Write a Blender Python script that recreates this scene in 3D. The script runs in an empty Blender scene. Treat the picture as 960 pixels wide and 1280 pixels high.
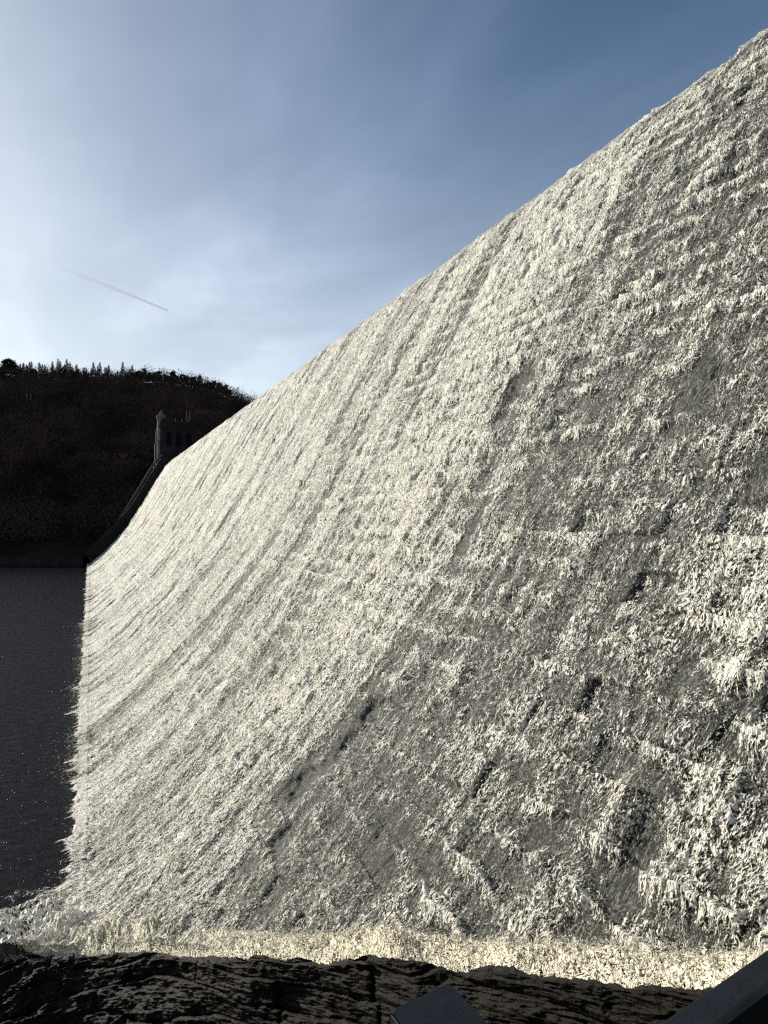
import bpy, math, random
import numpy as np
from mathutils import Vector
R = math.radians
random.seed(7)
rng = np.random.default_rng(11)
scene = bpy.context.scene
COL = scene.collection

# ------------------------------------------------------------------ camera
F = 924.0                       # focal length in photo pixels (960 x 1280)
YAW = math.atan(368 / F)        # turned right of the dam's axis (+Y)
SY, CY = math.sin(YAW), math.cos(YAW)
HOR = 650.0
cam_d = bpy.data.cameras.new('camera'); cam = bpy.data.objects.new('camera', cam_d); COL.objects.link(cam)
scene.camera = cam
cam_d.sensor_fit = 'VERTICAL'; cam_d.sensor_height = 36; cam_d.lens = 26.0
cam_d.clip_start = 0.05; cam_d.clip_end = 60000
cam.rotation_euler = (R(90) + math.atan(10 / F), 0, -YAW)

def pt(px, py, D):
    """world point seen at photo pixel (px, py) at depth D"""
    r = (px - 480) / F * D; z = (HOR - py) / F * D
    return (r * CY + D * SY, -r * SY + D * CY, z)

# ------------------------------------------------------------------ helpers
def tag(o, label=None, cat=None, group=None, kind=None):
    if label: o['label'] = label
    if cat: o['category'] = cat
    if group: o['group'] = group
    if kind: o['kind'] = kind
    return o

def mesh_np(name, verts, faces, mat, parent=None, smooth=True, attrs=None, uv=None):
    me = bpy.data.meshes.new(name)
    verts = np.asarray(verts, dtype=np.float32)
    faces = np.asarray(faces, dtype=np.int32)
    nf, k = faces.shape
    me.vertices.add(len(verts)); me.vertices.foreach_set('co', verts.ravel())
    me.loops.add(nf * k); me.loops.foreach_set('vertex_index', faces.ravel())
    me.polygons.add(nf)
    me.polygons.foreach_set('loop_start', np.arange(0, nf * k, k, dtype=np.int32))
    me.polygons.foreach_set('loop_total', np.full(nf, k, dtype=np.int32))
    me.polygons.foreach_set('use_smooth', np.full(nf, smooth, dtype=bool))
    me.update(calc_edges=True)
    if attrs:
        for n, a in attrs.items():
            at = me.attributes.new(n, 'FLOAT', 'POINT'); at.data.foreach_set('value', np.asarray(a, dtype=np.float32).ravel())
    if uv is not None:
        ul = me.uv_layers.new(name='uv')
        ul.data.foreach_set('uv', np.asarray(uv, dtype=np.float32)[faces.ravel()].ravel())
    if mat: me.materials.append(mat)
    o = bpy.data.objects.new(name, me); COL.objects.link(o)
    if parent: o.parent = parent
    return o

def grid_faces(nr, nc, off=0):
    i = np.arange(nr - 1)[:, None] * nc + np.arange(nc - 1)[None, :]
    f = np.stack([i, i + 1, i + nc + 1, i + nc], -1).reshape(-1, 4)
    return f + off

class MB:
    def __init__(s): s.v = []; s.f = []
    def box(s, c, d, rz=0.0, taper=1.0):
        n = len(s.v); cx, cy, cz = c; dx, dy, dz = [q / 2 for q in d]
        for k in (-1, 1):
            t = taper if k > 0 else 1
            for (a, b) in ((-1, -1), (1, -1), (1, 1), (-1, 1)):
                x, y = a * dx * t, b * dy * t
                s.v.append((cx + x * math.cos(rz) - y * math.sin(rz), cy + x * math.sin(rz) + y * math.cos(rz), cz + k * dz))
        s.f += [tuple(n + q for q in f) for f in ((0, 3, 2, 1), (4, 5, 6, 7), (0, 1, 5, 4), (1, 2, 6, 5), (2, 3, 7, 6), (3, 0, 4, 7))]
    def prism(s, poly, off):
        """extrude a planar polygon (3D points) by vector off"""
        n = len(s.v); k = len(poly)
        s.v += [tuple(p) for p in poly] + [tuple(p[i] + off[i] for i in range(3)) for p in poly]
        s.f.append(tuple(n + i for i in range(k))); s.f.append(tuple(n + k + i for i in reversed(range(k))))
        for i in range(k):
            j = (i + 1) % k; s.f.append((n + i, n + k + i, n + k + j, n + j))
    def build(s, name, mat, parent=None, smooth=False, bevel=0):
        me = bpy.data.meshes.new(name); me.from_pydata(s.v, [], s.f); me.update()
        import bmesh
        bm = bmesh.new(); bm.from_mesh(me); bmesh.ops.recalc_face_normals(bm, faces=bm.faces)
        if bevel:
            bmesh.ops.bevel(bm, geom=bm.edges[:] + bm.verts[:], offset=bevel, segments=3, affect='EDGES', profile=.5)
        for f in bm.faces: f.smooth = smooth
        bm.to_mesh(me); bm.free()
        me.materials.append(mat)
        o = bpy.data.objects.new(name, me); COL.objects.link(o)
        if parent: o.parent = parent
        return o

def empty(name, loc, parent=None):
    o = bpy.data.objects.new(name, None); COL.objects.link(o); o.location = loc
    if parent: o.parent = parent
    return o

# numpy value noise ------------------------------------------------------
def hsh(ix, iy, seed=0):
    x = (ix.astype(np.int64) * 374761393 + iy.astype(np.int64) * 668265263 + seed * 2147483647) & 0xFFFFFFFF
    x = ((x ^ (x >> 13)) * 1274126177) & 0xFFFFFFFF
    x = ((x ^ (x >> 16)) * 2246822519) & 0xFFFFFFFF
    x = x ^ (x >> 15)
    return (x & 0xFFFFFF).astype(np.float32) / float(0xFFFFFF)

def vn(x, y, seed=0):
    ix = np.floor(x); iy = np.floor(y); fx = (x - ix).astype(np.float32); fy = (y - iy).astype(np.float32)
    ix = ix.astype(np.int64); iy = iy.astype(np.int64)
    fx = fx * fx * (3 - 2 * fx); fy = fy * fy * (3 - 2 * fy)
    a = hsh(ix, iy, seed); b = hsh(ix + 1, iy, seed); c = hsh(ix, iy + 1, seed); d = hsh(ix + 1, iy + 1, seed)
    return a + (b - a) * fx + (c - a) * fy + (a - b - c + d) * fx * fy

def fbm(x, y, oct=4, seed=0, gain=.5):
    s = 0; a = 1; t = 0
    for k in range(oct):
        s = s + a * vn(x + 17.3 * k, y - 9.1 * k, seed + k * 31); t += a; a *= gain; x = x * 2.03; y = y * 2.03
    return s / t            # 0..1

def ridged(x, y, oct=3, seed=0):
    s = 0; a = 1; t = 0
    for k in range(oct):
        s = s + a * (1 - np.abs(2 * vn(x + 7.7 * k, y + 3.1 * k, seed + 13 * k) - 1)) ** 2; t += a; a *= .55; x = x * 2.1; y = y * 2.1
    return s / t

def sstep(a, b, x):
    t = np.clip((x - a) / (b - a), 0, 1); return t * t * (3 - 2 * t)

# ------------------------------------------------------------------ materials
def new_mat(name):
    m = bpy.data.materials.new(name); m.use_nodes = True
    nt = m.node_tree; nt.nodes.clear()
    return m, nt
class NB:
    def __init__(s, nt): s.nt = nt
    def n(s, t, **kw):
        nd = s.nt.nodes.new(t)
        for k, v in kw.items():
            if k.startswith('i_'):
                key = k[2:]
                key = int(key) if key.isdigit() else key.replace('_', ' ')
                if isinstance(v, bpy.types.NodeSocket): s.nt.links.new(v, nd.inputs[key])
                else: nd.inputs[key].default_value = v
            else: setattr(nd, k, v)
        return nd
    def math(s, op, a, b=None, c=None, clamp=False):
        nd = s.nt.nodes.new('ShaderNodeMath'); nd.operation = op; nd.use_clamp = clamp
        for i, v in enumerate((a, b, c)):
            if v is None: continue
            if isinstance(v, bpy.types.NodeSocket): s.nt.links.new(v, nd.inputs[i])
            else: nd.inputs[i].default_value = v
        return nd.outputs[0]
    def mapr(s, v, a, b, c=0.0, d=1.0, smooth=False):
        nd = s.nt.nodes.new('ShaderNodeMapRange'); nd.clamp = True
        if smooth: nd.interpolation_type = 'SMOOTHSTEP'
        s.nt.links.new(v, nd.inputs[0])
        for i, q in zip((1, 2, 3, 4), (a, b, c, d)):
            if isinstance(q, bpy.types.NodeSocket): s.nt.links.new(q, nd.inputs[i])
            else: nd.inputs[i].default_value = q
        return nd.outputs[0]
    def mixc(s, f, a, b):
        nd = s.nt.nodes.new('ShaderNodeMix'); nd.data_type = 'RGBA'
        for i, v in ((0, f), (6, a), (7, b)):
            if isinstance(v, bpy.types.NodeSocket): s.nt.links.new(v, nd.inputs[i])
            else: nd.inputs[i].default_value = v
        return nd.outputs[2]
    def mapping(s, vec, scale, rot=(0, 0, 0), loc=(0, 0, 0)):
        nd = s.nt.nodes.new('ShaderNodeMapping'); s.nt.links.new(vec, nd.inputs[0])
        nd.inputs['Scale'].default_value = scale; nd.inputs['Rotation'].default_value = rot; nd.inputs['Location'].default_value = loc
        return nd.outputs[0]
    def noise(s, vec, scale=1.0, detail=3.0, rough=.5, dist=0.0, typ='FBM', dims='3D', lac=2.0):
        nd = s.nt.nodes.new('ShaderNodeTexNoise'); nd.noise_dimensions = dims; nd.noise_type = typ
        if vec is not None: s.nt.links.new(vec, nd.inputs['Vector'])
        nd.inputs['Scale'].default_value = scale; nd.inputs['Detail'].default_value = detail
        nd.inputs['Roughness'].default_value = rough; nd.inputs['Distortion'].default_value = dist
        nd.inputs['Lacunarity'].default_value = lac
        if typ != 'FBM': nd.normalize = False
        return nd.outputs['Fac']
    def bump(s, h, dist, strength=1.0, normal=None):
        nd = s.nt.nodes.new('ShaderNodeBump'); s.nt.links.new(h, nd.inputs['Height'])
        nd.inputs['Distance'].default_value = dist; nd.inputs['Strength'].default_value = strength
        if normal is not None: s.nt.links.new(normal, nd.inputs['Normal'])
        return nd.outputs[0]
    def out(s, sh):
        o = s.nt.nodes.new('ShaderNodeOutputMaterial'); s.nt.links.new(sh, o.inputs[0])

def rgba(r, g, b): return (r, g, b, 1.0)

FOAM = rgba(.95, .92, .80)
# --- falling water (white aerated water with gaps)
def foam_sheet_mat(name='falling_water', FOAM=FOAM, thin=(.62, .61, .55), tl=.22):
    m, nt = new_mat(name); b = NB(nt)
    uv = b.n('ShaderNodeUVMap', uv_map='uv').outputs[0]
    dens = b.n('ShaderNodeAttribute', attribute_name='dens').outputs['Fac']
    # domain warp so the strands curl and break
    wv = b.n('ShaderNodeTexNoise', noise_dimensions='2D'); nt.links.new(b.mapping(uv, (1.6, .9, 1)), wv.inputs['Vector'])
    wv.inputs['Scale'].default_value = 1.0; wv.inputs['Detail'].default_value = 1.5; wv.inputs['Roughness'].default_value = .5
    va = b.n('ShaderNodeVectorMath', operation='MULTIPLY_ADD'); nt.links.new(wv.outputs['Color'], va.inputs[0])
    va.inputs[1].default_value = (.30, .6, 0); nt.links.new(uv, va.inputs[2]); wuv = va.outputs[0]
    def fil(sc, det, k, rot=0.0, dist=.6):
        r = b.noise(b.mapping(wuv, sc, rot=(0, 0, rot)), 1.0, det, .5, dist, dims='2D')
        return b.math('SUBTRACT', 1.0, b.math('ABSOLUTE', b.math('MULTIPLY_ADD', r, k, -k / 2)))
    f1 = fil((5.4, 2.3, 1), 1.0, 8.0, .0, .5)
    f2 = fil((12, 6.0, 1), 1.0, 8.0, .25, .5)
    f3 = fil((23, 13, 1), 0.5, 7.0, -.2, .4)
    r3 = b.noise(b.mapping(uv, (2.6, .8, 1)), 1.0, 3.0, .6, .3, dims='2D')
    web = b.math('ADD', b.math('MULTIPLY', f1, .26), b.math('MULTIPLY', f2, .52))
    web = b.math('ADD', web, b.math('MULTIPLY', f3, .48))
    web = b.math('ADD', web, b.math('MULTIPLY_ADD', r3, 1.1, -.55))
    v = b.math('ADD', web, b.math('MULTIPLY_ADD', dens, 1.35, -.86))
    alpha = b.mapr(v, -.04, .27)
    thick = b.mapr(v, .02, .5)
    hgt = b.math('ADD', b.math('MULTIPLY', thick, .5), b.math('MULTIPLY', f1, .25))
    hgt = b.math('ADD', hgt, b.math('MULTIPLY', f2, .40))
    hgt = b.math('ADD', hgt, b.math('MULTIPLY', f3, .22))
    nrm = b.bump(hgt, .032, 1.0)
    col = b.mixc(thick, rgba(*thin), FOAM)
    p = b.n('ShaderNodeBsdfPrincipled', i_Base_Color=col, i_Roughness=.6, i_Normal=nrm)
    p.inputs['Specular IOR Level'].default_value = .15
    tr = b.n('ShaderNodeBsdfTranslucent', i_Color=col, i_Normal=nrm)
    ms = b.n('ShaderNodeMixShader', i_0=tl); nt.links.new(p.outputs[0], ms.inputs[1]); nt.links.new(tr.outputs[0], ms.inputs[2])
    tp = b.n('ShaderNodeBsdfTransparent')
    mx = b.n('ShaderNodeMixShader', i_0=alpha); nt.links.new(tp.outputs[0], mx.inputs[1]); nt.links.new(ms.outputs[0], mx.inputs[2])
    b.out(mx.outputs[0])
    return m

def simple_noise_mat(name, c1, c2, scale=1.0, rough=.8, bump=.0, bscale=None, spec=.3, detail=5.0, sc3=(1, 1, 1), rot=(0, 0, 0), rough_var=0.0, metallic=0.0):
    m, nt = new_mat(name); b = NB(nt)
    oc = b.n('ShaderNodeTexCoord').outputs['Object']
    g = b.n('ShaderNodeNewGeometry').outputs['Position']
    vec = b.mapping(g, sc3, rot=rot)
    f = b.noise(vec, scale, detail, .6)
    f2 = b.mapr(f, .35, .65)
    col = b.mixc(f2, c1, c2)
    p = b.n('ShaderNodeBsdfPrincipled', i_Base_Color=col, i_Metallic=metallic)
    p.inputs['Specular IOR Level'].default_value = spec
    if rough_var:
        nt.links.new(b.mapr(f, .3, .7, rough - rough_var, rough + rough_var), p.inputs['Roughness'])
    else: p.inputs['Roughness'].default_value = rough
    if bump:
        h = b.noise(vec, bscale or scale * 3, 6.0, .65)
        nt.links.new(b.bump(h, bump), p.inputs['Normal'])
    b.out(p.outputs[0])
    return m

def stone_mat():
    m, nt = new_mat('wet_gritstone'); b = NB(nt)
    uv = b.n('ShaderNodeUVMap', uv_map='uv').outputs[0]
    bl = b.n('ShaderNodeAttribute', attribute_name='block').outputs['Fac']
    n1 = b.noise(b.mapping(uv, (2.2, .8, 1)), 1.0, 6.0, .65, .2)
    n2 = b.noise(b.mapping(uv, (16, 7, 1)), 1.0, 6.0, .7, .3)
    col = b.mixc(b.mapr(n1, .3, .7), rgba(.014, .0145, .012), rgba(.042, .043, .035))
    col = b.mixc(b.math('MULTIPLY', bl, .45), col, rgba(.03, .028, .022))
    # thin milky film of water running over the stone
    wn = b.n('ShaderNodeTexNoise', noise_dimensions='2D'); nt.links.new(b.mapping(uv, (2.0, 1.1, 1)), wn.inputs['Vector']); wn.inputs['Detail'].default_value = 1.5; wn.inputs['Scale'].default_value = 1.0
    va = b.n('ShaderNodeVectorMath', operation='MULTIPLY_ADD'); nt.links.new(wn.outputs['Color'], va.inputs[0]); va.inputs[1].default_value = (.25, .5, 0); nt.links.new(uv, va.inputs[2])
    def rf(sc, k, rot):
        r = b.noise(b.mapping(va.outputs[0], sc, rot=(0, 0, rot)), 1.0, 2.0, .6, .5, dims='2D')
        return b.math('SUBTRACT', 1.0, b.math('ABSOLUTE', b.math('MULTIPLY_ADD', r, k, -k / 2)))
    th = b.math('ADD', b.math('MULTIPLY', rf((9.5, 4, 1), 6, .1), .55), b.math('MULTIPLY', rf((21, 8, 1), 5, -.15), .55))
    film = b.mapr(th, .60, 1.0, 0, .60)
    col = b.mixc(film, col, rgba(.34, .34, .295))
    p = b.n('ShaderNodeBsdfPrincipled', i_Base_Color=col, i_Normal=b.bump(b.math('ADD', n2, b.math('MULTIPLY', film, .5)), .03, .9))
    p.inputs['Roughness'].default_value = .5; p.inputs['Specular IOR Level'].default_value = .10
    b.out(p.outputs[0])
    return m

M = {}
M['sheet'] = foam_sheet_mat()
M['stone'] = stone_mat()
M['froth'] = foam_sheet_mat('cream_froth', rgba(.97, .90, .69), (.95, .88, .67), .12)
def foam_mat(name, c1, c2, tl):
    m, nt = new_mat(name); b = NB(nt)
    g = b.n('ShaderNodeNewGeometry').outputs['Position']
    f = b.noise(g, 9.0, 5.0, .7); f2 = b.noise(g, 1.3, 3.0, .6)
    col = b.mixc(b.mapr(f2, .35, .65), c1, c2)
    nrm = b.bump(f, .06, 1.0)
    p = b.n('ShaderNodeBsdfPrincipled', i_Base_Color=col, i_Roughness=.6, i_Normal=nrm); p.inputs['Specular IOR Level'].default_value = .2
    tr = b.n('ShaderNodeBsdfTranslucent', i_Color=col)
    ms = b.n('ShaderNodeMixShader', i_0=tl); nt.links.new(p.outputs[0], ms.inputs[1]); nt.links.new(tr.outputs[0], ms.inputs[2])
    b.out(ms.outputs[0]); return m
M['foam'] = foam_mat('churned_foam', rgba(.74, .67, .50), rgba(.84, .79, .65), .15)
M['spray'] = foam_mat('spray_drops', rgba(.90, .87, .76), rgba(.94, .92, .84), .45)
M['rock'] = simple_noise_mat('dark_wet_rock', rgba(.004, .0033, .0026), rgba(.019, .0145, .0105), 2.2, .55, .09, 6.0, spec=.12, rough_var=.18)
M['bank'] = simple_noise_mat('shade_blocker_earth', rgba(.03, .028, .018), rgba(.05, .045, .03), .5, .95, .2, 2.0)  # earth colour of the added, unseen shade bank
M['masonry'] = simple_noise_mat('sunlit_masonry', rgba(.09, .085, .068), rgba(.16, .15, .12), .35, .85, .1, 1.5)  # sunlit tone of the tower stone, light put into the colour
M['masonry_shaded'] = simple_noise_mat('shaded_masonry', rgba(.010, .0095, .0085), rgba(.022, .020, .018), .35, .9, .1, 1.5)  # same stone on its unlit sides, shade put into the colour
M['glass'] = simple_noise_mat('window_void', rgba(.008, .008, .01), rgba(.012, .012, .015), 1, .9, spec=.0)
M['hill'] = simple_noise_mat('hill_ground', rgba(.012, .011, .009), rgba(.028, .024, .017), .06, 1.0, 1.0, .5, spec=.0)
M['wood'] = simple_noise_mat('bare_twigs', rgba(.028, .020, .016), rgba(.085, .060, .050), .05, 1.0, spec=.0)
M['needles'] = simple_noise_mat('conifer_needles', rgba(.012, .018, .012), rgba(.028, .038, .022), .12, 1.0, spec=.0)
M['bark'] = simple_noise_mat('bark', rgba(.05, .04, .03), rgba(.09, .07, .055), 1.0, 1.0, spec=.0)
M['birch'] = simple_noise_mat('birch_bark', rgba(.10, .095, .085), rgba(.17, .16, .145), 1.0, .9, spec=.1)
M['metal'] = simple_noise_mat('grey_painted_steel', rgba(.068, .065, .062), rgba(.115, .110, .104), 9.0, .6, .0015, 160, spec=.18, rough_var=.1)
M['metal_bright'] = simple_noise_mat('bright_steel_edge', rgba(.55, .55, .54), rgba(.75, .75, .74), 30.0, .35, spec=.6, metallic=.6)  # brighter steel for the strip on the cap's left edge
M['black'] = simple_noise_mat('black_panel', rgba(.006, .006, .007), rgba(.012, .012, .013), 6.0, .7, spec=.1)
M['path'] = simple_noise_mat('path_gravel', rgba(.05, .048, .045), rgba(.08, .075, .07), 3.0, .95, .02, 40)
M['grass'] = simple_noise_mat('winter_grass', rgba(.025, .03, .014), rgba(.045, .05, .022), .05, 1.0, 1.0, .3, spec=.0)

def water_mat():
    m, nt = new_mat('dark_pool_water'); b = NB(nt)
    g = b.n('ShaderNodeNewGeometry').outputs['Position']
    n1 = b.noise(b.mapping(g, (1.0, 1.7, 1), rot=(0, 0, .4)), 1.0, 6.0, .62, .4)
    n2 = b.noise(b.mapping(g, (5.0, 7.0, 1)), 1.0, 3.0, .6, .3)
    h = b.math('ADD', n1, b.math('MULTIPLY', n2, .18))
    # flecks of drifting foam
    fl = b.noise(b.mapping(g, (4.0, 5.0, 1)), 1.0, 5.0, .75, .5)
    fl = b.mapr(fl, .80, .86)
    pz = b.n('ShaderNodeSeparateXYZ'); nt.links.new(g, pz.inputs[0])
    col = b.mixc(b.math('MULTIPLY', fl, .35), rgba(.010, .009, .010), rgba(.35, .33, .27))
    p = b.n('ShaderNodeBsdfPrincipled', i_Base_Color=col, i_Normal=b.bump(h, .17, 1.0))
    p.inputs['Roughness'].default_value = .16
    p.inputs['IOR'].default_value = 1.33; p.inputs['Specular IOR Level'].default_value = .12
    b.out(p.outputs[0])
    return m
M['water'] = water_mat()

# ------------------------------------------------------------------ dam profile (X across, Z up), camera at origin
H0 = -14.0
prof = np.array([(-5.0, H0), (-3.0, H0), (-.5, H0), (.2, -13.85), (2.0, -12.35), (3.75, -10.8), (7.5, -7.0), (11.4, -2.0), (15.3, 4.4),
                 (20.7, 13.9), (23.2, 17.9), (24.5, 19.15), (25.6, 19.5), (27.5, 19.55), (30.0, 19.5)])
t0 = np.concatenate([[0], np.cumsum(np.hypot(*np.diff(prof, axis=0).T))])
tt = np.arange(0, t0[-1], .05)
def gsm(a, w):
    k = np.exp(-.5 * (np.arange(-4 * w, 4 * w + 1) / w) ** 2); k /= k.sum()
    return np.convolve(np.pad(a, 4 * w, mode='reflect', reflect_type='odd'), k, 'valid')
px_ = gsm(np.interp(tt, t0, prof[:, 0]), 12); pz_ = gsm(np.interp(tt, t0, prof[:, 1]), 12)
arc = np.concatenate([[0], np.cumsum(np.hypot(np.diff(px_), np.diff(pz_)))])
i0 = np.argmin(np.abs(px_ - 0.0)); arc -= arc[i0]            # v = 0 at the toe
nx_ = -np.gradient(pz_, arc); nz_ = np.gradient(px_, arc)
def PX(v): return np.interp(v, arc, px_)
def PZ(v): return np.interp(v, arc, pz_)
def NX(v): return np.interp(v, arc, nx_)
def NZ(v): return np.interp(v, arc, nz_)
ang = np.unwrap(np.arctan2(pz_, px_))
ang = np.where(ang > math.pi / 2, ang - 2 * math.pi, ang)
iv = slice(np.argmin(np.abs(px_ + 2.2)), np.argmax(pz_ / px_ * (px_ > 10)) )
V_LO = arc[iv.start]; V_CREST = arc[iv.stop]; V_TOP = float(np.interp(27.5, px_, arc))
PHI = ang[iv]; VV = arc[iv]
def pix_uv(px, py):
    """photo pixel -> (u, v) on the dam face"""
    a = (px - 112) / (F / CY); c = (HOR - py) / F
    v = float(np.interp(math.atan2(c, a), PHI, VV)); X = float(PX(v)); Z = float(PZ(v))
    D = X / a if abs(a) > abs(c) else Z / c
    return (D - X * SY) / CY, v

U_END = 250.0
CH, BL = .92, 1.35
def blocks(u, v):
    """coursed rock faced masonry: protrusion (m), depth into the joint 0..1, id"""
    v = v + .16 * (vn(u * .9, v * .7, 301) - .5) + .10 * (vn(u * 2.6, v * 1.9, 302) - .5); u = u + .25 * (vn(u * .8, v * 1.1, 303) - .5)
    vv = v / CH; c = np.floor(vv); fv = vv - c
    ci = c.astype(np.int64)
    L = BL * (.75 + .6 * hsh(ci, ci * 0 + 5, 3)); o = 9 * hsh(ci, ci * 0 + 9, 4)
    uu = u / L + o; bi = np.floor(uu); fu = uu - bi; bi = bi.astype(np.int64)
    h = hsh(bi, ci, 8)
    p = (h - .5) * .13 + np.where(h > .95, .07, 0) - np.where(h < .04, .10, 0)
    e = np.minimum(np.minimum(fu, 1 - fu) * L, np.minimum(fv, 1 - fv) * CH)
    return p, e, fv, hsh(bi, ci, 21)

# local wounds in the water curtain seen in the photo: (px, py, radius u, radius v, strength)
holes = [(645, 490, .8, 1.3, 1.2), (376, 976, .75, .9, 1.4), (520, 388, .5, .8, .8), (375, 570, .8, .9, .7), (420, 545, .5, .7, .5),
         (462, 890, .5, .8, 1.1), (430, 928, .5, .7, 1.1), (400, 960, .3, .5, .9), (300, 735, .5, 1.4, .5), (350, 1050, .22, 1.2, .9),
         (210, 828, .5, .6, .5), (500, 1050, .4, .9, .5), (690, 1030, .35, .8, .8), (845, 850, .3, .6, .7), (780, 1100, .3, .8, .8),
         (480, 1040, .25, .8, .8), (530, 1090, .3, .7, .6), (880, 480, .9, 1.0, .45), (945, 600, .5, .8, .6), (590, 660, .4, 1.0, .5), (310, 1090, .3, .6, .6)]
slabs = [(440, 970, 1.5, 1.6, .50), (520, 880, 1.3, 1.0, .40), (590, 800, 1.3, .9, .30), (330, 1100, 1.0, .8, .35), (480, 1060, 1.2, 1.0, .38),
         (640, 1080, 1.2, 1.0, .18), (700, 560, 2.2, 2.4, .14), (860, 160, 1.8, 4.0, .10)]
lights = [(700, 420, 1.2, 2.5, .22), (620, 520, 1.0, 3.0, .2), (560, 850, .8, .8, .22), (950, 530, .5, .6, .45), (940, 700, .7, 1.6, .3), (945, 830, .7, .8, .35),
          (870, 1010, 1.4, .8, .22), (610, 920, 1.0, .8, .2), (540, 1120, 1.0, .5, .2), (790, 400, 1.5, 1.2, .15), (780, 640, 1.0, .7, .2), (900, 130, .8, 3.5, .2)]
def spots(lst): return [pix_uv(a, b) + (c, d, e) for a, b, c, d, e in lst]
HO_, SL_, LI_ = spots(holes), spots(slabs), spots(lights)

def density(u, v):
    # slow streams along the flow
    wob = u + 1.2 * (vn(v * .12, u * .05, 61) - .5)
    d = .365 - .07 * sstep(32, 24, u) * sstep(14, 26, v) + .395 * sstep(14.0, 34.0, wob + (v - 20) * .02) + .08 * sstep(40, 80, u)
    d = d - .36 * np.exp(-((wob - 43.5) / 1.1) ** 2) - .22 * np.exp(-((wob - 51) / .9) ** 2) - .25 * np.exp(-((wob - 66) / 1.0) ** 2) - .2 * np.exp(-((wob - 36) / .6) ** 2) - .28 * np.exp(-((wob - 95) / 1.3) ** 2)
    d = d - .22 * sstep(.62, .78, vn(u * .55, v * .035, 23)) * sstep(26, 34, u)
    d = d + .10 * np.exp(-((wob - 29) / 3.0) ** 2)
    d = d + .40 * (fbm(u * .55, v * .09, 3, 5) - .5) + .42 * (fbm(u * .8, v * .5, 4, 15, .6) - .5) + .30 * (vn(u * 2.3, v * .25, 19) - .5)
    d = d - .26 * sstep(.58, .80, fbm(u * 1.5, v * .2, 2, 24)) * sstep(30, 22, u) - .16 * sstep(.60, .80, fbm(u * 1.3, v * .16, 2, 25))
    nh = 4.0 * (fbm(u * 2.3, v * 1.3, 3, 801) - .5)
    for (a, b, c, e, s) in HO_: d = d - s * np.exp(-np.maximum(((u - a) / c) ** 2 + ((v - b) / e) ** 2 + nh, 0))*(np.abs(u - a) < 3 * c) * (np.abs(v - b) < 3 * e)
    for (a, b, c, e, s) in SL_: d = d - .8 * s * np.exp(-((u - a) / c) ** 2 - ((v - b) / e) ** 2)
    for (a, b, c, e, s) in LI_: d = d + s * np.exp(-((u - a) / c) ** 2 - ((v - b) / e) ** 2)
    d = np.where(d < .28, .28 + (d - .28) * .35, d)
    for (a, b, c, e, s) in HO_: d = d - .5 * s * np.exp(-np.maximum(((u - a) / c / .8) ** 2 + ((v - b) / e / .8) ** 2 + nh * 1.3, 0)) * (np.abs(u - a) < 3 * c) * (np.abs(v - b) < 3 * e)
    return d

def scallop(u, v):
    # foam thrown up where the water trips over the stepped courses
    q = (v + .12 * (vn(u * .7, v * .3, 311) - .5) + .26 * np.abs(2 * vn(u * 1.15, np.floor(v / .92) * 3.1, 312) - 1)) / .92
    c = np.floor(q); f = q - c
    a = sstep(.25, .6, vn(u * .8, c * 5.7, 313)) * (.45 + .55 * sstep(.32, .60, fbm(u * .22, v * .2, 3, 315))) * (.12 + .88 * sstep(4, 9, v))
    return a * (np.exp(-((1 - f) / .22) ** 2) * sstep(0, .10, 1 - f + .03) - .45 * np.exp(-((f - .40) / .2) ** 2))

def relief(u, v): return .20 + .25 * sstep(8, 16, v) + .40 * sstep(27, 20, u) * sstep(0, 4, v)

def stone_h(u, v):
    p, e, fv, bid = blocks(u, v)
    h = p * relief(u, v) * sstep(0, .07, e) - .035 * (1 - sstep(0, .035, e))
    h = h + .05 * (fbm(u * 2.2, v * 2.2, 4, 77) - .5)
    for (a, b, c, ee, s) in HO_:
        if s > .95: h = h - .20 * np.exp(-np.maximum(((u + .25 * (fbm(u * 2.5, v * 2.5, 3, 811) - .5) * 2 - a) / c / .75) ** 2 + ((v + .8 * (fbm(u * 2.5, v * 2.5, 3, 812) - .5) - b) / ee / .65) ** 2, 0) ** 2)
    return h

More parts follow.
